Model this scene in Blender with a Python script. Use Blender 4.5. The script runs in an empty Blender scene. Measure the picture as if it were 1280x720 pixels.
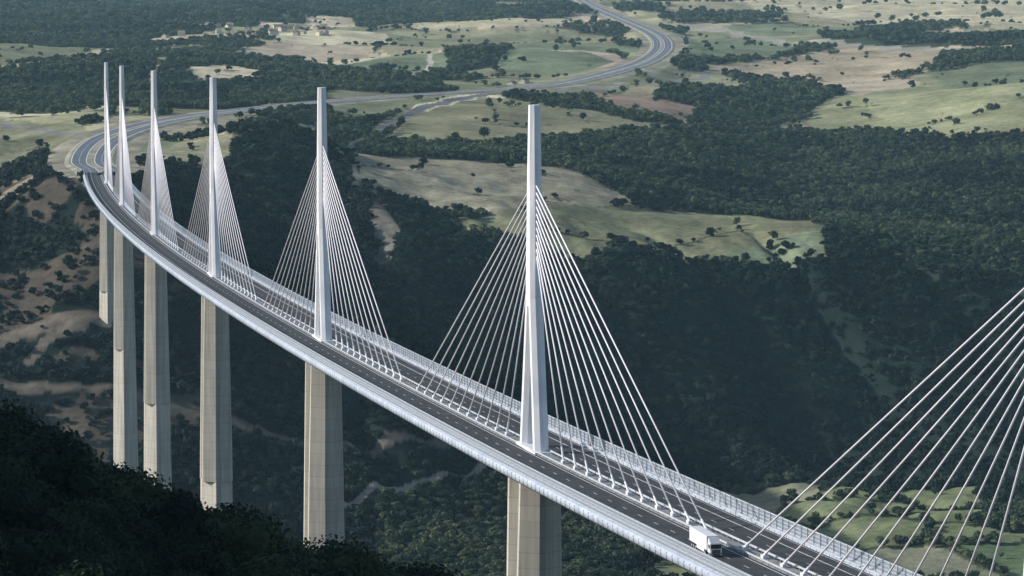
import bpy, bmesh, math, random
import numpy as np
from mathutils import Vector, Matrix
random.seed(7); rng=np.random.default_rng(7)
ZC=600.0      # eye altitude
scene=bpy.context.scene
# ------------------------------------------------------------------ helpers
def link(o,parent=None):
    scene.collection.objects.link(o)
    if parent is not None: o.parent=parent
    return o
def mesh_np(name,V,F,mats=(),smooth=False,midx=None):
    V=np.asarray(V,dtype=np.float32); me=bpy.data.meshes.new(name)
    me.vertices.add(len(V)); me.vertices.foreach_set("co",V.ravel())
    if isinstance(F,np.ndarray):
        n=F.shape[1]; starts=np.arange(len(F))*n; flat=F.ravel()
    else:
        ln=np.array([len(f) for f in F]); starts=np.concatenate([[0],np.cumsum(ln)[:-1]]); flat=np.array([i for f in F for i in f])
    me.loops.add(len(flat)); me.loops.foreach_set("vertex_index",flat.astype(np.int32))
    me.polygons.add(len(starts)); me.polygons.foreach_set("loop_start",starts.astype(np.int32))
    for m in mats: me.materials.append(m)
    if midx is not None: me.polygons.foreach_set("material_index",np.asarray(midx,dtype=np.int32))
    me.polygons.foreach_set("use_smooth",np.full(len(starts),smooth))
    me.update(calc_edges=True)
    return me
class MB:
    def __init__(s): s.V=[];s.F=[];s.M=[]
    def add(s,V,F,m=0):
        b=len(s.V); s.V+= [tuple(v) for v in V]; s.F+=[tuple(i+b for i in f) for f in F]; s.M+=[m]*len(F)
    def obj(s,name,mats,parent=None,smooth=False):
        o=bpy.data.objects.new(name,mesh_np(name,s.V,s.F,mats,smooth,s.M)); return link(o,parent)
    def box(s,c,sx,sy,sz,ax=(1,0),m=0,z0=True):
        r=Vector((ax[0],ax[1],0)); f=Vector((-ax[1],ax[0],0)); c=Vector(c); vs=[]
        for z in (0,sz):
            for a,b in ((-1,-1),(1,-1),(1,1),(-1,1)): vs.append(c+r*(a*sx/2)+f*(b*sy/2)+Vector((0,0,z)))
        s.add(vs,[(3,2,1,0),(4,5,6,7),(0,1,5,4),(1,2,6,5),(2,3,7,6),(3,0,4,7)],m)
    def tube(s,p,q,r,n=8,r2=None,m=0,cap=True):
        p=Vector(p);q=Vector(q);d=(q-p).normalized(); u=d.orthogonal().normalized(); w=d.cross(u); r2=r if r2 is None else r2
        vs=[]
        for c,rr in((p,r),(q,r2)):
            for i in range(n):
                a=2*math.pi*i/n; vs.append(c+u*(math.cos(a)*rr)+w*(math.sin(a)*rr))
        fs=[(i,(i+1)%n,n+(i+1)%n,n+i) for i in range(n)]
        if cap: fs+= [tuple(range(n))[::-1],tuple(range(n,2*n))]
        s.add(vs,fs,m)
    def loft(s,rings,m=0):
        n=len(rings[0]); vs=[v for r in rings for v in r]; fs=[]
        for k in range(len(rings)-1):
            for i in range(n): fs.append((k*n+i,k*n+(i+1)%n,(k+1)*n+(i+1)%n,(k+1)*n+i))
        fs.append(tuple(range(n))[::-1]); fs.append(tuple(range((len(rings)-1)*n,len(rings)*n)))
        s.add(vs,fs,m)
# ------------------------------------------------------------------ materials
def mat(name):
    m=bpy.data.materials.new(name); m.use_nodes=True; nt=m.node_tree; b=nt.nodes["Principled BSDF"]; return m,nt,b
def N(nt,t,**k):
    n=nt.nodes.new(t)
    for a,v in k.items(): setattr(n,a,v)
    return n
def noise_mat(name,c1,c2,scale,rough=.7,bump=0.0,bscale=None,spec=.3,metal=0,detail=6,coord='pos',lo=.35,hi=.65):
    m,nt,b=mat(name); L=nt.links.new
    g=N(nt,"ShaderNodeNewGeometry"); src=g.outputs["Position"]
    if coord=='obj': src=N(nt,"ShaderNodeTexCoord").outputs["Object"]
    nz=N(nt,"ShaderNodeTexNoise"); nz.inputs["Scale"].default_value=scale; nz.inputs["Detail"].default_value=detail; L(src,nz.inputs["Vector"])
    r=N(nt,"ShaderNodeValToRGB"); r.color_ramp.elements[0].color=(*c1,1); r.color_ramp.elements[1].color=(*c2,1)
    r.color_ramp.elements[0].position=lo; r.color_ramp.elements[1].position=hi
    L(nz.outputs["Fac"],r.inputs[0]); L(r.outputs[0],b.inputs["Base Color"])
    b.inputs["Roughness"].default_value=rough; b.inputs["Specular IOR Level"].default_value=spec; b.inputs["Metallic"].default_value=metal
    return m
M_white=noise_mat("white_painted_steel",(.66,.69,.74),(.78,.80,.83),.12,.45,spec=.4)
M_stay=noise_mat("stay_sheath_white",(.74,.73,.78),(.82,.80,.84),.1,.4)
M_girder=noise_mat("girder_steel",(.36,.42,.50),(.48,.54,.62),.15,.45)
M_fair=noise_mat("fairing_steel",(.36,.43,.53),(.50,.56,.66),.2,.4)
M_asphalt=noise_mat("asphalt",(.033,.038,.044),(.060,.064,.070),.25,.85,spec=.25)
M_mway=noise_mat("motorway_asphalt",(.09,.115,.15),(.13,.155,.19),.05,.8)
M_line=noise_mat("road_paint",(.62,.62,.62),(.8,.8,.8),.6,.6)
M_median=noise_mat("median_concrete",(.16,.17,.18),(.27,.28,.29),.3,.8)
M_verge=noise_mat("road_verge",(.20,.20,.14),(.36,.34,.26),.03,.95)
M_rail=noise_mat("galvanised_rail",(.50,.53,.57),(.65,.67,.70),.5,.4,metal=.2)
M_screenframe=noise_mat("screen_frame",(.42,.46,.52),(.55,.59,.64),.5,.5)
M_rubber=noise_mat("tyre_rubber",(.02,.02,.02),(.035,.035,.035),3,.8)
M_glassd=noise_mat("dark_glass",(.02,.025,.03),(.04,.045,.05),2,.1,spec=.6)
M_truck=noise_mat("truck_white_paint",(.72,.73,.75),(.8,.8,.81),.8,.35,coord='obj')
M_grey=noise_mat("grey_plastic",(.08,.08,.09),(.12,.12,.13),2,.6)
M_roof=noise_mat("roof_tiles",(.20,.15,.13),(.30,.23,.19),.6,.85)
M_wall=noise_mat("stone_wall",(.42,.38,.32),(.58,.54,.47),.4,.9)
M_bark=noise_mat("bark",(.05,.04,.03),(.10,.08,.06),3,.9)
def screen_mat():
    m,nt,b=mat("wind_screen_panel"); L=nt.links.new
    b.inputs["Base Color"].default_value=(.50,.57,.66,1); b.inputs["Roughness"].default_value=.3
    tr=N(nt,"ShaderNodeBsdfTransparent"); mx=N(nt,"ShaderNodeMixShader"); mx.inputs[0].default_value=.45
    L(tr.outputs[0],mx.inputs[1]); L(b.outputs[0],mx.inputs[2]); L(mx.outputs[0],nt.nodes["Material Output"].inputs[0]); return m
M_screen=screen_mat()
def concrete():
    m,nt,b=mat("pier_concrete"); L=nt.links.new
    g=N(nt,"ShaderNodeNewGeometry"); sep=N(nt,"ShaderNodeSeparateXYZ"); L(g.outputs["Position"],sep.inputs[0])
    nz=N(nt,"ShaderNodeTexNoise"); nz.inputs["Scale"].default_value=.45; nz.inputs["Detail"].default_value=8; nz.inputs["Roughness"].default_value=.65
    mp=N(nt,"ShaderNodeMapping"); mp.inputs["Scale"].default_value=(1.4,1.4,.06); L(g.outputs["Position"],mp.inputs[0]); L(mp.outputs[0],nz.inputs["Vector"])
    r=N(nt,"ShaderNodeValToRGB"); r.color_ramp.elements[0].color=(.36,.35,.30,1); r.color_ramp.elements[1].color=(.60,.58,.52,1)
    r.color_ramp.elements[0].position=.32; r.color_ramp.elements[1].position=.68; L(nz.outputs["Fac"],r.inputs[0])
    dv=N(nt,"ShaderNodeMath",operation='DIVIDE'); dv.inputs[1].default_value=4.0; L(sep.outputs[2],dv.inputs[0])
    fl=N(nt,"ShaderNodeMath",operation='FLOOR'); L(dv.outputs[0],fl.inputs[0])
    wn=N(nt,"ShaderNodeTexWhiteNoise",noise_dimensions='1D'); L(fl.outputs[0],wn.inputs["W"])
    fr=N(nt,"ShaderNodeMath",operation='FRACT'); L(dv.outputs[0],fr.inputs[0])
    gt=N(nt,"ShaderNodeMath",operation='LESS_THAN'); gt.inputs[1].default_value=.07; L(fr.outputs[0],gt.inputs[0])
    ma=N(nt,"ShaderNodeMath",operation='MULTIPLY_ADD'); ma.inputs[1].default_value=.10; ma.inputs[2].default_value=.90; L(wn.outputs["Value"],ma.inputs[0])
    mj=N(nt,"ShaderNodeMath",operation='MULTIPLY_ADD'); mj.inputs[1].default_value=-.16; L(gt.outputs[0],mj.inputs[0]); L(ma.outputs[0],mj.inputs[2])
    mul=N(nt,"ShaderNodeVectorMath",operation='SCALE'); L(r.outputs[0],mul.inputs[0]); L(mj.outputs[0],mul.inputs["Scale"])
    L(mul.outputs[0],b.inputs["Base Color"]); b.inputs["Roughness"].default_value=.85; return m
M_conc=concrete()
def foliage(name,c1,c2,c3,ws=.012):
    m,nt,b=mat(name); L=nt.links.new
    g=N(nt,"ShaderNodeNewGeometry"); oi=N(nt,"ShaderNodeObjectInfo")
    nz=N(nt,"ShaderNodeTexNoise"); nz.inputs["Scale"].default_value=ws; nz.inputs["Detail"].default_value=5; L(g.outputs["Position"],nz.inputs["Vector"])
    ad=N(nt,"ShaderNodeMath",operation='MULTIPLY_ADD'); ad.inputs[1].default_value=.55; L(oi.outputs["Random"],ad.inputs[0]); 
    s2=N(nt,"ShaderNodeMath",operation='SUBTRACT'); s2.inputs[1].default_value=.27; L(nz.outputs["Fac"],s2.inputs[0]); L(s2.outputs[0],ad.inputs[2])
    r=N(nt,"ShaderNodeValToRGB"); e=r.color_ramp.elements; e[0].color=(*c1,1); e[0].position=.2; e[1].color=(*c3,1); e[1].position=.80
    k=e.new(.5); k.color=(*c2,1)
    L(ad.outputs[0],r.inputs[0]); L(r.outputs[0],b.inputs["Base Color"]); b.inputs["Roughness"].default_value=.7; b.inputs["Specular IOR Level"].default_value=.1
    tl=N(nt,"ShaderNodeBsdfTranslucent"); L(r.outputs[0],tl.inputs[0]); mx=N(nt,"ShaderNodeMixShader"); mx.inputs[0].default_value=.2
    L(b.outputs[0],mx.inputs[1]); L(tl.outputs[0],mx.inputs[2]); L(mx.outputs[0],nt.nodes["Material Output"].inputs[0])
    return m
M_folD=foliage("foliage_dark",(.005,.012,.014),(.013,.028,.026),(.042,.068,.048))  # wooded slope's shade is partly put into this dark leaf colour
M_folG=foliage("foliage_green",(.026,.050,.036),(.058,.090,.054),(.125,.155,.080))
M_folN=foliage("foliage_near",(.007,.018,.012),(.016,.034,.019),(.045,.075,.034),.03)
# ------------------------------------------------------------------ noise in numpy
def h2(ix,iy,s=0):
    n=(ix.astype(np.int64)*374761393+iy.astype(np.int64)*668265263+s*982451653)&0xffffffff
    n=((n^(n>>13))*1274126177)&0xffffffff; n=(n^(n>>16))&0xffffffff
    return n/4294967295.0
def vnoise(x,y,s=0):
    ix=np.floor(x);iy=np.floor(y);fx=x-ix;fy=y-iy;fx=fx*fx*fx*(fx*(fx*6-15)+10);fy=fy*fy*fy*(fy*(fy*6-15)+10)
    a=h2(ix,iy,s);b=h2(ix+1,iy,s);c=h2(ix,iy+1,s);d=h2(ix+1,iy+1,s)
    return (a*(1-fx)+b*fx)*(1-fy)+(c*(1-fx)+d*fx)*fy
def fbm(x,y,o=4,s=0):
    r=0;a=.5;t=0
    for i in range(o): r=r+a*vnoise(x,y,s+i); t+=a; a*=.5; x=x*2.03+17.1; y=y*2.01+5.3
    return r/t
# ------------------------------------------------------------------ terrain height
TK=np.array([-.3,-.142,-.11,-.075,-.04,0,.04,.08,.142,.3])
T=[(-300,[10]*10),
(0,[8]*10),
(100,[26,27,28,30,31,32,33,34,36,38]),
(250,[46,51,55,59,62,67,72,75,78,84]),
(350,[54,61,67,74,79,87,98,112,130,160]),
(500,[75,83,90,97,101,111,130,158,186,200]),
(700,[125,134,142,150,164,184,202,214,220,230]),
(900,[185,190,196,206,222,243,250,255,260,265]),
(1234,[245,250,256,266,277,287,300,310,320,330]),
(1570,[285,290,292,297,307,320,335,345,350,350]),
(1907,[370,375,380,386,390,392,394,396,396,396]),
(2245,[395,402,417,415,412,410,406,403,401,400]),
(2450,[330,342,345,350,378,402,403,401,399,398]),
(2584,[290,296,280,290,318,372,402,402,400,398]),
(2785,[220,225,194,232,258,302,352,376,370,365]),
(3000,[210,214,191,200,226,244,262,271,286,290]),
(3100,[206,211,190,196,220,236,254,254,275,280]),
(3400,[200,200,190,195,214,225,245,270,272,270]),
(4000,[195,195,190,195,205,212,232,278,252,240]),
(4700,[200,200,195,195,200,205,210,240,218,215]),
(6000,[200,200,200,202,205,205,205,205,205,205]),
(8000,[190,193,196,198,200,200,198,195,195,195]),
(10500,[180,185,188,190,192,192,190,190,188,185]),
(20000,[120]*10),(45000,[60]*10)]
DK=np.array([r[0] for r in T],float); HK=np.array([r[1] for r in T],float)
def pslopes(x,y):
    h=np.diff(x);d=np.diff(y)/h;m=np.zeros(len(x));m[0]=d[0];m[-1]=d[-1]
    for i in range(1,len(x)-1):
        if d[i-1]*d[i]>0:
            w1=2*h[i]+h[i-1];w2=h[i]+2*h[i-1]; m[i]=(w1+w2)/(w1/d[i-1]+w2/d[i])
    return m
SL=np.array([pslopes(DK,HK[:,j]) for j in range(10)]).T
def Hs(x,y):
    x=np.asarray(x,float);y=np.asarray(y,float)
    yc=np.clip(y,DK[0],DK[-1]-1); i=np.clip(np.searchsorted(DK,yc,side='right')-1,0,len(DK)-2)
    h=(DK[i+1]-DK[i]); s=((yc-DK[i])/h); h=h[...,None]; s=s[...,None]
    K=(2*s**3-3*s**2+1)*HK[i]+(s**3-2*s**2+s)*h*SL[i]+(-2*s**3+3*s**2)*HK[i+1]+(s**3-s**2)*h*SL[i+1]
    t=np.clip(x/np.maximum(y,350.),-.2999,.2999); j=np.clip(np.searchsorted(TK,t,side='right')-1,0,8)
    def tk(a): return np.take_along_axis(K,a[...,None],axis=-1)[...,0]
    jm=np.maximum(j-1,0); j1=j+1; jp=np.minimum(j+2,9)
    k0=tk(j);k1=tk(j1); m0=(k1-tk(jm))/(TK[j1]-TK[jm]); m1=(tk(jp)-k0)/(TK[jp]-TK[j]); hh=TK[j1]-TK[j]; s=(t-TK[j])/hh
    return (2*s**3-3*s**2+1)*k0+(s**3-2*s**2+s)*hh*m0+(-2*s**3+3*s**2)*k1+(s**3-s**2)*hh*m1
# ------------------------------------------------------------------ bridge axis
R0=20000.; TH0=.2171; SLOPE=.03025
def axis(s):
    th=TH0-s/R0
    x=5.6-R0*(math.cos(th)-math.cos(TH0)); y=900+R0*(math.sin(TH0)-math.sin(th)); z=ZC-131-SLOPE*s
    if s<0: x+=3.2*(s/342)**2
    return Vector((x,y,z)),Vector((math.cos(th),math.sin(th),0)),Vector((-math.sin(th),math.cos(th),0))
S_END=342*5+204; S_BEG=-342-204
pe,_,_=axis(S_END); pm,_,_=axis(S_END-60)
rp=[(pe.x,pe.y),(-347,2960),(-362,3150),(-358,3330),(-338,3530),(-295,3780),(-219,4114),(-134,4320),(-40,4490),(62,4720),(149,5150),(212,5600),(259,6200),(268,6900),(231,8000),(200,9000),(189,10000),(230,11500),(400,13500)]
rp=[(pm.x,pm.y)]+rp
def catmull(P,n):
    out=[]
    for i in range(1,len(P)-2):
        p0,p1,p2,p3=[np.array(P[k],float) for k in (i-1,i,i+1,i+2)]
        for k in range(n):
            t=k/n; out.append(.5*((2*p1)+(-p0+p2)*t+(2*p0-5*p1+4*p2-p3)*t*t+(-p0+3*p1-3*p2+p3)*t**3))
    out.append(np.array(P[-2],float)); return np.array(out)
RC=catmull(rp,10)
RH=Hs(RC[:,0],RC[:,1])
w=np.clip(1-np.arange(len(RC))/14.,0,1); zend=ZC-pe.z
RH=RH*(1-w)+w*(zend+np.arange(len(RC))*.4)
for _ in range(6): RH[1:-1]=(RH[:-2]+RH[1:-1]+RH[2:])/3
RH-=2.5; RH[0]=zend; RH[1]+=1.5; RH[2]+=.8
def road_dist(x,y):
    best=np.full(x.shape,1e9); hh=np.zeros(x.shape)
    for i in range(len(RC)-1):
        a=RC[i];b=RC[i+1];d=b-a;L2=d@d
        t=np.clip(((x-a[0])*d[0]+(y-a[1])*d[1])/L2,0,1)
        q=np.hypot(x-a[0]-t*d[0],y-a[1]-t*d[1]); m=q<best; best=np.where(m,q,best); hh=np.where(m,RH[i]+(RH[i+1]-RH[i])*t,hh)
    return best,hh
def ss(a,b,x): t=np.clip((x-a)/(b-a),0,1); return t*t*(3-2*t)
def terrain(x,y):
    H=Hs(x,y)
    am=np.interp(y,[0,500,900,1900,2250,2600,3000,3600,6000,12000,40000],[1,1.5,3,8,6,20,9,14,24,26,150])
    n1=fbm(x/170,y/210,5,3)-.5; n2=fbm(x/480,y/520,5,9)-.5
    k=ss(3000,4200,y); n=n1*(1-k)+n2*k
    H=H-am*2*n*1.3
    g=np.abs(fbm(x/95+.004*y,y/330,4,21)-.5)*2
    H=H+24*(1-g)**3*ss(2330,2600,y)*(1-ss(2950,3150,y))*ss(-.1,-.05,x/np.maximum(y,1))
    H=H-18*np.exp(-(((x+215)/75)**2+((y-3230)/110)**2))
    H=H-118*np.exp(-(((x+270)/100)**4+((y-470)/260)**4))  # unseen hill west of the view, added to shade the foreground wood
    d,rh=road_dist(x,y)
    k=1-ss(26,90,d); k=np.where(y<2700,0,k)
    H=H*(1-k)+(rh+.9)*k
    return ZC-H,d
# ------------------------------------------------------------------ land cover
def inpoly(u,v,P):
    c=np.zeros(u.shape,bool); n=len(P)
    for i in range(n):
        x1,y1=P[i];x2,y2=P[(i+1)%n]
        if y1==y2: continue
        m=((y1>v)!=(y2>v)); c^= m&(u<(x2-x1)*(v-y1)/(y2-y1)+x1)
    return c
def pldist(u,v,P):
    b=np.full(u.shape,1e9)
    for i in range(len(P)-1):
        ax,ay=P[i];bx,by=P[i+1];dx,dy=bx-ax,by-ay
        t=np.clip(((u-ax)*dx+(v-ay)*dy)/(dx*dx+dy*dy),0,1); b=np.minimum(b,np.hypot(u-ax-t*dx,v-ay-t*dy))
    return b
def vor(x,y,s):
    ix=np.floor(x);iy=np.floor(y);f1=np.full(x.shape,9.);f2=np.full(x.shape,9.);idd=np.zeros(x.shape)
    for a in(-1,0,1):
        for b in(-1,0,1):
            cx=ix+a;cy=iy+b;px=cx+.15+.7*h2(cx,cy,s);py=cy+.15+.7*h2(cx,cy,s+1);q=np.hypot(px-x,py-y)
            m=q<f1; f2=np.where(m,f1,np.minimum(f2,q)); idd=np.where(m,h2(cx,cy,s+2),idd); f1=np.where(m,q,f1)
    return f2-f1,idd
PALE=(.52,.50,.35);TAN=(.43,.38,.29);OLI=(.24,.25,.16);GRN=(.18,.22,.14);RED=(.35,.27,.21);LOL=(.34,.345,.22);STR=(.60,.55,.40)
FIELDS=[
([(440,205),(520,199),(640,204),(700,214),(770,236),(800,252),(720,256),(640,263),(540,246),(440,236)],(.33,.31,.225)),
([(560,262),(700,254),(800,257),(1015,271),(1025,279),(900,304),(720,306),(640,277)],(.22,.23,.14)),
([(470,171),(520,145),(610,122),(700,134),(792,155),(760,167),(640,172),(540,178)],(.25,.25,.16)),
([(735,112),(800,115),(870,130),(862,150),(800,141),(740,126)],RED),
([(800,88),(880,84),(960,94),(930,108),(850,112)],LOL),
([(1008,146),(1060,115),(1150,95),(1280,110),(1285,165),(1190,180),(1130,171),(1020,155)],(.30,.32,.19)),
([(880,-6),(1300,-12),(1300,40),(1100,28),(950,14)],PALE),
([(860,40),(960,37),(1025,48),(960,68),(860,73)],GRN),
([(975,66),(1060,50),(1180,62),(1165,82),(1040,92),(870,82)],(.41,.36,.26)),
([(1150,84),(1300,80),(1300,106),(1180,97)],GRN),
([(500,31),(620,24),(750,26),(762,37),(620,40),(520,38)],(.48,.46,.32)),
([(480,42),(620,41),(765,42),(770,58),(620,62),(500,60)],OLI),
([(240,91),(280,86),(325,90),(312,97),(250,98)],STR),
([(370,70),(480,62),(500,72),(390,80)],PALE),
([(60,232),(80,212),(105,206),(116,222),(120,262),(75,245)],(.33,.29,.22)),
([(-20,150),(108,160),(112,200),(-20,207)],OLI),
([(165,186),(230,178),(290,185),(280,205),(180,208)],(.30,.30,.20)),
([(-5,240),(45,238),(42,262),(-5,268)],(.20,.18,.14)),
([(335,150),(392,150),(398,168),(345,166)],PALE),
([(380,28),(440,26),(450,36),(390,38)],STR),
([(610,3),(700,0),(705,14),(620,16)],OLI),
([(170,205),(230,222),(200,240),(165,225)],TAN),
([(410,112),(500,118),(590,114),(500,142),(440,150),(400,135)],(.20,.215,.14)),
([(640,68),(730,70),(770,78),(700,88),(620,84)],GRN),
([(838,48),(862,44),(858,66),(840,80),(815,92),(800,88),(832,70)],(.40,.38,.30)),
]
WOODS=[
[(640,173),(780,166),(880,170),(1000,225),(1060,268),(900,264),(800,240),(700,212),(600,198),(450,195),(470,180)],
[(900,165),(1000,157),(1130,179),(1300,170),(1400,170),(1400,400),(1100,350),(1030,310),(1035,275),(1010,262),(950,200)],
[(815,112),(960,98),(1060,108),(1000,145),(900,168),(860,152)],
[(-60,-12),(560,-12),(600,18),(450,27),(350,27),(230,50),(-60,65)],
[(-60,95),(150,80),(200,88),(120,130),(-60,140)],
[(280,187),(370,186),(450,222),(430,244),(300,236)],
[(330,98),(560,86),(620,92),(450,103),(300,116)],
[(1020,34),(1300,46),(1300,58),(1150,57),(1040,48)],
[(560,66),(640,66),(620,80),(560,80)],
[(-60,205),(60,205),(100,206),(60,240),(-60,240)],
[(610,112),(740,122),(800,142),(830,160),(760,152),(690,132)],
[(1180,70),(1300,68),(1300,78),(1190,78)],
]
TR1=[(-40,498),(130,495),(220,505),(330,515),(440,528),(620,532)]
TR2=[(400,634),(430,620),(470,600),(540,582),(610,566)]
TR3=[(-40,455),(0,440),(60,424),(130,402),(150,380)]
TR4=[(30,470),(60,440),(105,420)]
def cover(x,y):
    yy=np.maximum(y,100); H=Hs(x,y)
    wu=(fbm(x/40,y/60,3,51)-.5)*9; wv=(fbm(x/40,y/60,3,61)-.5)*5
    u0=640+4500*x/yy; v0=-90+4500*H/yy; u=u0+wu; v=v0+wv
    n=x.size
    ed,idd=vor(x/210+.3*fbm(x/400,y/400,2,7),y/420+.3*fbm(x/400,y/400,2,8),4)
    ed3,id3=vor(x/95+.2*fbm(x/200,y/200,2,17),y/190,24)
    pal=np.array([OLI,GRN,LOL,TAN,(.21,.225,.14),PALE,(.28,.27,.18),(.36,.34,.23)])
    tint=(.88+.24*id3)[:,None]
    col=pal[np.minimum((idd*8).astype(int),7)]*tint
    wood=(fbm(x/380,y/700,5,31)>.60)|((idd>.94)&(fbm(x/80,y/80,3,2)>.42))
    hedge=((ed<.026)&(fbm(x/60,y/60,2,77)>.48))|((ed3<.022)&(fbm(x/90,y/90,2,79)>.64))
    forest=np.where(wood,1.,0.0006); forest=np.maximum(forest,hedge*.7)
    e2,id2=vor(x/75+.3*fbm(x/90,y/90,2,5),y/110,14)
    vf=(u0>820)&(y<2600+25*(fbm(x/60,y/60,2,3)-.5))&(y>1700)
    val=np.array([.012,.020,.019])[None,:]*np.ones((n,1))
    vcol=np.array([(.13,.18,.09),(.17,.20,.11),(.11,.155,.085),(.21,.22,.15)])[np.minimum((id2*4).astype(int),3)]
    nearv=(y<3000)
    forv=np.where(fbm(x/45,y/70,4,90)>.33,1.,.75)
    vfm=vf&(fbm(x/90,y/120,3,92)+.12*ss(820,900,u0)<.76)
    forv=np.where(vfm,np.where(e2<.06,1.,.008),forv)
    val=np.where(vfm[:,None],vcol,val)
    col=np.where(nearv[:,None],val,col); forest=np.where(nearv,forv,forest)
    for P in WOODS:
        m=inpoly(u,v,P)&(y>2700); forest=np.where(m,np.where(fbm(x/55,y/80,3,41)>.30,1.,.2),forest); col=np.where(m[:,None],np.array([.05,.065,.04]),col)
    gap=fbm(x/300+.2,y/26,2,46)
    for P,c in FIELDS:
        m=inpoly(u,v,P)&(y>2650); forest=np.where(m,.0005,forest)
        hm=m&((fbm(x/30,y/60,3,45)>.81)|((ed3<.022)&(fbm(x/90,y/90,2,81)>.66))); forest=np.where(hm,.7,forest)
        cc=np.array(c); col=np.where(m[:,None],cc*(.9+.25*(gap[:,None]-.5))*tint,col)
    slope=(y>2250)&(y<3000)
    b=slope&(u0<260)&(fbm(x/70,y/55,4,66)>.565); col=np.where(b[:,None],np.array([.085,.074,.060]),col); forest=np.where(b,.28,forest)
    b=slope&(pldist(u,v,[(470,262),(488,285),(470,318)])<11); col=np.where(b[:,None],np.array([.15,.145,.125]),col); forest=np.where(b,0,forest)
    wob=(fbm(x/16,y/22,4,120)-.5)
    for P,wd,c in((TR1,6,(.115,.102,.085)),(TR2,4.5,(.26,.235,.19)),(TR3,9,(.13,.115,.095)),(TR4,5,(.11,.10,.085))):
        pd=pldist(u,v,P)
        b=(y>2150)&(y<3000)&(pd<wd+wob*wd*1.5); col=np.where(b[:,None],np.array(c)*(.8+.8*(wob[:,None]+.3)),col)
        b=(y>2150)&(y<3000)&(pd<wd*.35); col=np.where(b[:,None],np.array(c)*1.25,col)
        b2=(y>2100)&(y<3000)&(pldist(u,v-4,P)<wd+5+wob*14); forest=np.where(b2,.02,forest)
    for P,wd,c in(([(514,96),(548,66)],2.2,(.46,.44,.38)),([(430,192),(470,160),(520,140),(575,126),(640,112)],2.8,(.14,.15,.165)),([(-20,152),(90,170),(110,172)],2,(.2,.2,.2)),([(780,30),(900,32),(1000,45),(1280,68)],1.4,(.3,.3,.26)),([(640,98),(690,112),(760,108),(830,96),(900,84)],1.5,(.26,.26,.25))):
        b=(y>3000)&(pldist(u,v,P)<wd); col=np.where(b[:,None],np.array(c),col); b2=(y>3000)&(pldist(u,v,P)<wd+2.5); forest=np.where(b2,0,forest)
    return col,forest,u0,v0
# ------------------------------------------------------------------ terrain mesh
tc=np.concatenate([-np.linspace(1.3,.2,46)**1.0,np.arange(-.185,.1851,.0004),np.linspace(.2,1.3,46)])
yr=np.concatenate([np.arange(-300,200,20),np.arange(200,700,8),np.arange(700,1900,10),np.arange(1900,2300,6),np.arange(2300,3120,4.),900000/np.linspace(900000/3120,900000/11000,270),np.geomspace(11200,44000,30)])
YY,TT=np.meshgrid(yr,tc,indexing='ij'); XX=TT*(np.maximum(YY,0)+250)
x=XX.ravel();y=YY.ravel(); Z,rd=terrain(x,y)
col,forest,u0,v0=cover(x,y)
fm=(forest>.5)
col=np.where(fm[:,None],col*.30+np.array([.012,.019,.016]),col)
vb=(rd<38)&(y>2750); nzv=fbm(x/30,y/30,3,70)
col=np.where((vb)[:,None],np.array([.28,.27,.21])*(.6+.8*nzv[:,None]),col)
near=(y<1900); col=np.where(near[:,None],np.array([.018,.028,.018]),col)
nr,nc=XX.shape; idx=np.arange(nr*nc).reshape(nr,nc)
F=np.stack([idx[:-1,:-1],idx[:-1,1:],idx[1:,1:],idx[1:,:-1]],-1).reshape(-1,4)
def ground_mat():
    m,nt,b=mat("ground_cover"); L=nt.links.new
    at=N(nt,"ShaderNodeAttribute",attribute_name="Col"); g=N(nt,"ShaderNodeNewGeometry")
    def nz(s,d=6):
        k=N(nt,"ShaderNodeTexNoise"); k.inputs["Scale"].default_value=s; k.inputs["Detail"].default_value=d; k.inputs["Roughness"].default_value=.65; L(g.outputs["Position"],k.inputs["Vector"]); return k.outputs["Fac"]
    a=N(nt,"ShaderNodeMapRange"); a.inputs[1].default_value=.3;a.inputs[2].default_value=.7;a.inputs[3].default_value=.68;a.inputs[4].default_value=1.32; L(nz(.012,8),a.inputs[0])
    c=N(nt,"ShaderNodeMapRange"); c.inputs[1].default_value=.3;c.inputs[2].default_value=.7;c.inputs[3].default_value=.72;c.inputs[4].default_value=1.28; L(nz(.12,5),c.inputs[0])
    mu=N(nt,"ShaderNodeMath",operation='MULTIPLY'); L(a.outputs[0],mu.inputs[0]); L(c.outputs[0],mu.inputs[1])
    sc=N(nt,"ShaderNodeVectorMath",operation='SCALE'); L(at.outputs["Color"],sc.inputs[0]); L(mu.outputs[0],sc.inputs["Scale"])
    L(sc.outputs[0],b.inputs["Base Color"]); b.inputs["Roughness"].default_value=1; b.inputs["Specular IOR Level"].default_value=0
    bp=N(nt,"ShaderNodeBump"); bp.inputs["Strength"].default_value=.5; bp.inputs["Distance"].default_value=2.0; L(nz(.15,6),bp.inputs["Height"]); L(bp.outputs[0],b.inputs["Normal"])
    return m
me=mesh_np("terrain",np.stack([x,y,Z],-1),F,[ground_mat()],True)
ca=me.color_attributes.new("Col",'FLOAT_COLOR','POINT'); ca.data.foreach_set("color",np.concatenate([col,np.ones((len(col),1))],1).astype(np.float32).ravel())
link(bpy.data.objects.new("terrain",me))
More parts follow.
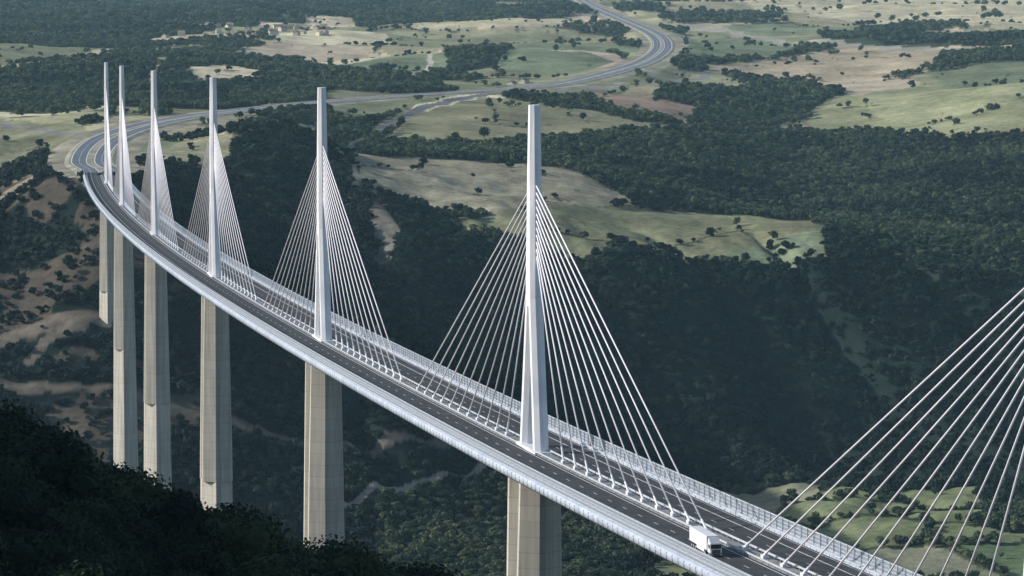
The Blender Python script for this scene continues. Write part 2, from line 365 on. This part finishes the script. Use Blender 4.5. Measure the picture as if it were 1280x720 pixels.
# ------------------------------------------------------------------ trees
def tree_mesh(name,H,Rr,nleaf,ls,fol,seed,lobes=7,core=True,trunk=True,flat=1.0):
    r=random.Random(seed); mb=MB()
    base=H*.30; L=[]
    for i in range(lobes):
        a=r.uniform(0,6.283); q=Rr*.60*math.sqrt(r.random()); z=base+(H-base)*(.20+.62*r.random()*(1-.4*q/Rr))
        L.append((Vector((math.cos(a)*q,math.sin(a)*q,z)),Rr*r.uniform(.32,.56)))
    L.append((Vector((0,0,base+(H-base)*.62)),Rr*.55))
    if trunk:
        mb.tube((0,0,-.8),(r.uniform(-.2,.2),r.uniform(-.2,.2),base*1.3),H*.030,7,H*.018,1)
        for c,q in L[:5]: mb.tube((0,0,base*.95),tuple(c),H*.014,5,H*.005,1,cap=False)
    if core:
        bm=bmesh.new(); bmesh.ops.create_icosphere(bm,subdivisions=1 if nleaf<400 else 2,radius=1)
        iv=[v.co.copy() for v in bm.verts]; fi=[tuple(v.index for v in f.verts) for f in bm.faces]; bm.free()
        for c,q in L: mb.add([c+Vector((v.x,v.y,v.z*.8))*q*r.uniform(.50,.76) for v in iv],fi,0)
    for k in range(nleaf):
        c,q=L[r.randrange(len(L))]; d=Vector((r.gauss(0,1),r.gauss(0,1),r.gauss(.25,1))).normalized()
        p=c+Vector((d.x,d.y,d.z*.8))*q*r.uniform(.70,1.24)
        n=(d+Vector((r.gauss(0,.5),r.gauss(0,.5),r.gauss(0,.5)))).normalized(); a=n.orthogonal().normalized(); b=n.cross(a); t=r.uniform(0,6.28)
        a,b=a*math.cos(t)+b*math.sin(t),b*math.cos(t)-a*math.sin(t); s=ls*r.uniform(.6,1.3)
        mb.add([p-a*s,p-b*s*.7,p+a*s,p+b*s*.7],[(0,1,2,3)],0)
    return mesh_np(name,mb.V,mb.F,[fol,M_bark],False,mb.M)
def proto(cname,specs):
    c=bpy.data.collections.new(cname)
    for i,sp in enumerate(specs):
        o=bpy.data.objects.new("%s_kind_%02d"%(cname,i),tree_mesh(cname+"_mesh",*sp)); c.objects.link(o)
    return c
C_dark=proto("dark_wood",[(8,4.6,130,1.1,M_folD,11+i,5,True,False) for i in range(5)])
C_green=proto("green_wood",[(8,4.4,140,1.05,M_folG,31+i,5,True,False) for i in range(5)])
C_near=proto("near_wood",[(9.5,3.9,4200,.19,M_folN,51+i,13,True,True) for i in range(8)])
def scatter(name,coll,P,S,nkinds):
    n=len(P); me=bpy.data.meshes.new(name); me.vertices.add(n); me.vertices.foreach_set("co",np.asarray(P,np.float32).ravel())
    at=me.attributes.new("scl",'FLOAT_VECTOR','POINT'); at.data.foreach_set("vector",np.asarray(S,np.float32).ravel())
    at=me.attributes.new("rotv",'FLOAT_VECTOR','POINT'); rv=np.zeros((n,3),np.float32); rv[:,2]=rng.uniform(0,6.283,n); rv[:,:2]=rng.normal(0,.06,(n,2)); at.data.foreach_set("vector",rv.ravel())
    at=me.attributes.new("kind",'INT','POINT'); at.data.foreach_set("value",rng.integers(0,nkinds,n).astype(np.int32))
    me.update(); o=link(bpy.data.objects.new(name,me))
    ng=bpy.data.node_groups.new(name+"_nodes",'GeometryNodeTree')
    ng.interface.new_socket("Geometry",in_out='INPUT',socket_type='NodeSocketGeometry'); ng.interface.new_socket("Geometry",in_out='OUTPUT',socket_type='NodeSocketGeometry')
    gi=ng.nodes.new("NodeGroupInput");go=ng.nodes.new("NodeGroupOutput"); ip=ng.nodes.new("GeometryNodeInstanceOnPoints"); ci=ng.nodes.new("GeometryNodeCollectionInfo")
    ci.inputs["Collection"].default_value=coll; ci.inputs["Separate Children"].default_value=True; ci.inputs["Reset Children"].default_value=True
    ip.inputs["Pick Instance"].default_value=True
    def na(nm,dt):
        k=ng.nodes.new("GeometryNodeInputNamedAttribute"); k.data_type=dt; k.inputs["Name"].default_value=nm; return k.outputs["Attribute"]
    L=ng.links.new; L(gi.outputs[0],ip.inputs["Points"]); L(ci.outputs[0],ip.inputs["Instance"]); L(na("kind",'INT'),ip.inputs["Instance Index"])
    L(na("rotv",'FLOAT_VECTOR'),ip.inputs["Rotation"]); L(na("scl",'FLOAT_VECTOR'),ip.inputs["Scale"]); L(ip.outputs[0],go.inputs[0])
    md=o.modifiers.new("scatter",'NODES'); md.node_group=ng; print(name,n); return o
def cand(d0,d1,sp,tmax=.160):
    A=tmax*(d1**2-d0**2); n=int(A/(sp*sp)); u=rng.random(n); y=np.sqrt(d0**2+u*(d1**2-d0**2)); x=rng.uniform(-tmax,tmax,n)*y; return x,y
PD=[];SD=[];PG=[];SG=[]
for d0,d1,sp,sc in((2050,3150,5.3,.78),(3150,4700,6.4,.82),(4700,7500,9,1.05),(7500,11500,14,1.6)):
    x,y=cand(d0,d1,sp); z,rdd=terrain(x,y); c,f,u_,v_=cover(x,y)
    k=(rng.random(len(x))<f)&(rdd>38)
    x,y,z,f,u_=x[k],y[k],z[k],f[k],u_[k]
    s=sc*rng.uniform(.5,1.35,len(x))
    P=np.stack([x,y,z-.6*s],-1); S=np.stack([s*rng.uniform(.9,1.2,len(x)),s*rng.uniform(.9,1.2,len(x)),s*rng.uniform(.7,1.1,len(x))],-1)
    cl=fbm(x/120,y/160,3,99)
    g=((y<2620)&(u_>470)&(cl>.38))|((y>2990)&(cl+.3*rng.random(len(x))>.70-.22*ss(3000,4200,y)))
    PG.append(P[g]);SG.append(S[g]);PD.append(P[~g]);SD.append(S[~g])
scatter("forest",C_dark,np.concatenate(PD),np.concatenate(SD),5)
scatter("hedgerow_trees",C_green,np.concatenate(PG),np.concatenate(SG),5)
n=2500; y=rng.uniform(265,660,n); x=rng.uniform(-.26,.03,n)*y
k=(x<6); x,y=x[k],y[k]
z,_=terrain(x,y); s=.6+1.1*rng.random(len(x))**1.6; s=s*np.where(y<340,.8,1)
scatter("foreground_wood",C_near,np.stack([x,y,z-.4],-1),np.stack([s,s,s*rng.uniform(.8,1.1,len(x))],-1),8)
for i,(x_,y_,h) in enumerate(((-29,3700,15),(-57,3680,11))):
    z_,_=terrain(np.array([float(x_)]),np.array([float(y_)]))
    o=bpy.data.objects.new("broadleaf_tree",tree_mesh("broadleaf_tree",h,h*.5,700,.6,M_folD,80+i,9)); o.location=(x_,y_,z_[0]-.3); link(o)
# ------------------------------------------------------------------ sweep
def sweep(name,frames,prof,m,parent=None,closed=False,smooth=False):
    V=[];n=len(prof)
    for p,r in frames:
        for o,z in prof: V.append(p+r*o+Vector((0,0,z)))
    F=[]
    for k in range(len(frames)-1):
        for i in range(n if closed else n-1):
            j=(i+1)%n; F.append((k*n+i,k*n+j,(k+1)*n+j,(k+1)*n+i))
    if closed: F.append(tuple(range(n))[::-1]); F.append(tuple(range((len(frames)-1)*n,len(frames)*n)))
    return link(bpy.data.objects.new(name,mesh_np(name,V,F,[m],smooth)),parent)
bridge=link(bpy.data.objects.new("cable_stayed_viaduct",None))
ss_=np.arange(S_BEG,S_END+.1,6.0); ss_[-1]=S_END
fr=[(axis(s)[0],axis(s)[1]) for s in ss_]
sweep("deck_girder",fr,[(-13.9,0),(13.9,0),(13.9,-.9),(3,-4.2),(-3,-4.2),(-13.9,-.9)][::-1],M_girder,bridge,True)
for sg in(-1,1):
    sweep("edge_fairing",fr,[(sg*a,b) for a,b in((13.92,.12),(15.2,.55),(15.9,.35),(16.1,-.3),(15.9,-1.2),(15.1,-2.0),(13.92,-1.6))][::sg],M_fair,bridge,True,True)
    mb=MB(); s=S_BEG
    while s<S_END: p,r,f=axis(s); mb.box(p+r*(sg*16.02)+Vector((0,0,-1.15)),.24,.16,1.3,(r.x,r.y)); s+=4.17
    mb.obj("fairing_ribs",[M_girder],bridge)
    sweep("road_surface",fr,[(sg*2.0,.06),(sg*13.5,.06)][::sg],M_asphalt,bridge)
    for o,wd in((2.9,.22),(9.95,.28),(12.9,.15)):
        sweep("edge_line",fr,[(sg*(o-wd/2),.085),(sg*(o+wd/2),.085)][::sg],M_line,bridge)
    mb=MB(); s=S_BEG
    while s<S_END-5:
        (p,r,_),(q,r2,_)=axis(s),axis(s+3.5)
        up=Vector((0,0,.085)); o=sg*6.4
        mb.add([p+r*(o-.09)+up,p+r*(o+.09)+up,q+r2*(o+.09)+up,q+r2*(o-.09)+up],[(0,1,2,3)]); s+=13
    mb.obj("lane_marking",[M_line],bridge)
    sweep("wind_screen_panel",fr,[(sg*15.25,.6),(sg*15.32,3.1)],M_screen,bridge)
    for z0,h in((.62,.14),(1.45,.07),(2.25,.07),(3.05,.16)):
        sweep("wind_screen_rail",fr,[(sg*15.12,z0),(sg*15.42,z0),(sg*15.42,z0+h),(sg*15.12,z0+h)],M_screenframe,bridge,True)
    mb=MB(); s=S_BEG
    while s<S_END: p,r,f=axis(s); mb.box(p+r*(sg*15.05)+Vector((0,0,.4)),.24,.14,2.8,(r.x,r.y)); s+=4.17
    mb.obj("wind_screen_posts",[M_screenframe],bridge)
    for o in(1.95,13.45):
        sweep("guard_rail",fr,[(sg*o-.1,.62),(sg*o+.1,.62),(sg*o+.1,.98),(sg*o-.1,.98)],M_rail,bridge,True)
        mb=MB(); s=S_BEG
        while s<S_END: p,r,f=axis(s); mb.box(p+r*(sg*o)+Vector((0,0,.05)),.14,.14,.6,(r.x,r.y)); s+=4
        mb.obj("guard_rail_posts",[M_rail],bridge)
sweep("median_strip",fr,[(-1.75,.05),(-1.75,.2),(1.75,.2),(1.75,.05)][::-1],M_median,bridge)
def ringp(p,r,f,w,L,a0,z,rf=.14,k=.28):
    pts=[(-w/2,-L*k),(-w*rf,-L/2),(w*rf,-L/2),(w/2,-L*k),(w/2,L*k),(w*rf,L/2),(-w*rf,L/2),(-w/2,L*k)]
    return [p+r*b+f*(a+a0)+Vector((0,0,z)) for b,a in pts]
PH=[77,111,136,144,221,245,94.5]
for i,ph in enumerate(PH):
    s=(i-1)*342.0; p,r,f=axis(s)
    mb=MB()
    for sg in(-1,1):
        mb.loft([ringp(p,r,f,3.6,3.9,sg*7.75,-.2),ringp(p,r,f,3.45,3.7,sg*4.6,19),ringp(p,r,f,3.3,3.5,sg*1.5,38.5)])
    mb.loft([ringp(p,r,f,3.36,6.6,0,36.5,.14,.385),ringp(p,r,f,3.3,5.8,0,48,.14,.36),ringp(p,r,f,3.1,4.5,0,70,.14,.30),ringp(p,r,f,2.7,3.0,0,87)])
    mb.box(p+Vector((0,0,.1)),4.6,22,.7,(r.x,r.y))
    mb.obj("mast",[M_white],bridge)
    mb=MB();ma=MB()
    for k in range(11):
        for sg in(-1,1):
            a=32+12.51*k; q,r2,f2=axis(s+sg*a); zt=49.5+1.75*k
            top=p+f*(sg*(2.7-.07*k))+Vector((0,0,zt)); bot=q+Vector((0,0,.9)); d=(top-bot).normalized()
            mb.tube(bot,top,.19,8); ma.tube(bot-d*.6,bot+d*3.6,.30,8,.25); ma.box(q+Vector((0,0,.15)),.9,1.9,.8,(r2.x,r2.y))
    mb.obj("stay_cables",[M_stay],bridge,True); ma.obj("stay_anchors",[M_white],bridge)
    mb=MB(); sp=min(90,ph*.82); zt=-4.2
    def W(h): return np.interp(h,[0,90,245],[10.2,13.4,17.5])
    for sg in(-1,1):
        mb.loft([ringp(p,r,f,W(sp),9.2,sg*4.62,-sp,.08,.12),ringp(p,r,f,W(sp*.5),8.2,sg*5.5,-sp*.5,.08,.12),ringp(p,r,f,W(0),7.2,sg*6.6,zt,.08,.12)])
        mb.box(p+f*(sg*6.6)+Vector((0,0,-4.19)),6,3,.0+.9,(r.x,r.y))
    mb.loft([ringp(p,r,f,W(ph)+.3,20,0,-ph-8,.08,.12),ringp(p,r,f,W(sp)+.1,18.6,0,-sp+.3,.08,.12)])
    mb.obj("pier",[M_conc],bridge)
p,r,f=axis(S_END); mb=MB(); mb.box(p+f*3+Vector((0,0,-9)),26,9,7.8,(r.x,r.y)); mb.obj("abutment",[M_conc],bridge)
# ------------------------------------------------------------------ motorway on land
fr=[]
for i in range(len(RC)):
    a=RC[max(i-1,0)];b=RC[min(i+1,len(RC)-1)];d=(b-a)/np.linalg.norm(b-a); fr.append((Vector((RC[i][0],RC[i][1],ZC-RH[i]+.3)),Vector((d[1],-d[0],0))))
mw=link(bpy.data.objects.new("motorway_road",None))
sweep("embankment",fr,[(-30,-4),(-18,0),(18,0),(30,-4)],M_verge,mw)
for sg in(-1,1):
    sweep("carriageway",fr,[(sg*2.8,.06),(sg*16.5,.06)][::sg],M_mway,mw)
    for o,wd in((3.4,.7),(9.2,.25),(15.6,.8)): sweep("road_line",fr,[(sg*(o-wd/2),.1),(sg*(o+wd/2),.1)][::sg],M_line,mw)
# ------------------------------------------------------------------ truck
def truck(s,off):
    p,r,f=axis(s); e=link(bpy.data.objects.new("white_truck",None))
    e.location=p+r*off+Vector((0,0,.07)); e.rotation_euler=(0,0,math.atan2(r.y,r.x))
    def bx(name,cx,cy,z0,sx,sy,sz,m,bev=.06,taper=None):
        bm=bmesh.new(); bmesh.ops.create_cube(bm,size=1)
        for v in bm.verts:
            v.co=Vector((cx+v.co.x*sx,cy+v.co.y*sy,z0+(v.co.z+.5)*sz))
            if taper and v.co.z>z0+sz*.5 and v.co.y<cy: v.co.y+=taper
        if bev: bmesh.ops.bevel(bm,geom=bm.edges[:],offset=bev,segments=2,affect='EDGES')
        me=bpy.data.meshes.new(name); bm.to_mesh(me); bm.free(); me.materials.append(m); return link(bpy.data.objects.new(name,me),e)
    bx("cargo_box",0,3.6,1.15,2.5,12.6,2.85,M_truck,.05); bx("chassis",0,2.6,.65,1.0,14,.4,M_grey,.02)
    bx("cab",0,-4.3,.85,2.45,2.2,2.1,M_truck,.14,.25); bx("roof_deflector",0,-3.9,2.9,2.2,1.4,.85,M_truck,.12,.9)
    bx("windscreen",0,-5.30,1.85,2.2,.10,.85,M_glassd,.03,.12); bx("grille",0,-5.42,.95,1.7,.08,.7,M_grey,.02); bx("bumper",0,-5.4,.4,2.45,.3,.5,M_grey,.06)
    for sx in(-1,1):
        bx("side_window",sx*1.225,-4.4,1.9,.05,1.1,.7,M_glassd,.01); bx("mirror",sx*1.42,-5.2,1.9,.14,.2,.7,M_grey,.03); bx("headlamp",sx*.95,-5.56,.55,.4,.06,.22,M_truck,.02)
        bx("side_skirt",sx*1.18,2.0,.5,.06,5.6,.6,M_truck,.02)
        for y in(-4.3,-1.4,5.6,6.9,8.2):
            mb=MB(); mb.tube((sx*.85,y,.5),(sx*1.2,y,.5),.5,18); mb.tube((sx*1.2,y,.5),(sx*1.215,y,.5),.26,14,m=1); mb.obj("wheel",[M_rubber,M_rail],e)
truck(-187,-8.3)
# ------------------------------------------------------------------ village & toll buildings
def house(x_,y_,w,l,h,a,sc=1):
    z_,_=terrain(np.array([float(x_)]),np.array([float(y_)])); z=z_[0]-.5; mb=MB(); hw,hl=w/2,l/2
    V=[(-hw,-hl,0),(hw,-hl,0),(hw,hl,0),(-hw,hl,0),(-hw,-hl,h),(hw,-hl,h),(hw,hl,h),(-hw,hl,h),(0,-hl,h+w*.28),(0,hl,h+w*.28)]
    mb.add(V,[(0,1,5,8,4),(1,2,6,5),(2,3,7,9,6),(3,0,4,7)],0)
    e=.5; k=.28*w/hw
    mb.add([(-hw-e,-hl-e,h-e*k+.15),(0,-hl-e,h+w*.28+.15),(0,hl+e,h+w*.28+.15),(-hw-e,hl+e,h-e*k+.15)],[(0,1,2,3)],1)
    mb.add([(hw+e,-hl-e,h-e*k+.15),(0,-hl-e,h+w*.28+.15),(0,hl+e,h+w*.28+.15),(hw+e,hl+e,h-e*k+.15)],[(3,2,1,0)],1)
    for i in range(3):
        for zz in(1.4,4.2):
            if zz+1.3<h:
                yy=-hl+l*(i+.5)/3
                for sx in(-1,1): mb.add([(sx*(hw+.02),yy-.5,zz),(sx*(hw+.02),yy+.5,zz),(sx*(hw+.02),yy+.5,zz+1.3),(sx*(hw+.02),yy-.5,zz+1.3)],[(0,1,2,3)],2)
    mb.box((w*.2,l*.2,h),.8,.8,w*.28+.8,m=0)
    o=mb.obj("village_house",[M_wall,M_roof,M_glassd]); o.location=(x_,y_,z); o.rotation_euler=(0,0,a)
r=random.Random(3)
for i in range(34):
    u=r.uniform(225,430); v=44-(u-235)*.03+r.uniform(-7,7); d=4500*197/(v+90); house((u-640)/4500*d,d,r.uniform(8,11),r.uniform(10,18),r.uniform(5.5,7.5),r.uniform(0,3.1))
for u,v in((208,52),(222,56),(350,41),(640,96),(655,93)):
    d=4500*201/(v+90); house((u-640)/4500*d,d,9,14,4.6,r.uniform(0,3))
# ------------------------------------------------------------------ air haze (real scattering medium filling the valley)
mb=MB(); mb.box((0,20000,150),60000,46000,1100)
hz=mb.obj("haze",[]); m=bpy.data.materials.new("haze_air"); m.use_nodes=True; nt=m.node_tree; nt.nodes.clear()
vs=nt.nodes.new("ShaderNodeVolumeScatter"); vs.inputs["Color"].default_value=(.46,.80,1,1); vs.inputs["Density"].default_value=2.3e-5; vs.inputs["Anisotropy"].default_value=0
nt.links.new(vs.outputs[0],nt.nodes.new("ShaderNodeOutputMaterial").inputs["Volume"]); hz.data.materials.append(m)
# ------------------------------------------------------------------ light, sky, camera
sd=Vector((-.90,.10,.43)).normalized()
sl=bpy.data.lights.new("sun",'SUN'); sl.energy=5.0; sl.angle=math.radians(.5); sl.color=(1,.965,.90)
so=link(bpy.data.objects.new("sun",sl)); so.rotation_euler=(-sd).to_track_quat('-Z','Y').to_euler()
w=bpy.data.worlds.new("World"); scene.world=w; w.use_nodes=True; nt=w.node_tree
sk=nt.nodes.new("ShaderNodeTexSky"); sk.sky_type='NISHITA'; sk.sun_disc=False; sk.sun_elevation=math.asin(sd.z); sk.sun_rotation=math.atan2(sd.x,sd.y)
nt.links.new(sk.outputs[0],nt.nodes["Background"].inputs[0]); nt.nodes["Background"].inputs[1].default_value=.13
cam=bpy.data.cameras.new("camera"); cam.sensor_width=36; cam.lens=36*4500/1280; cam.clip_start=1; cam.clip_end=80000
co=link(bpy.data.objects.new("camera",cam)); co.location=(0,0,ZC); co.rotation_euler=(math.radians(90-5.71),0,0); scene.camera=co
scene.view_settings.view_transform='Standard'; scene.view_settings.look='None'; scene.view_settings.exposure=0
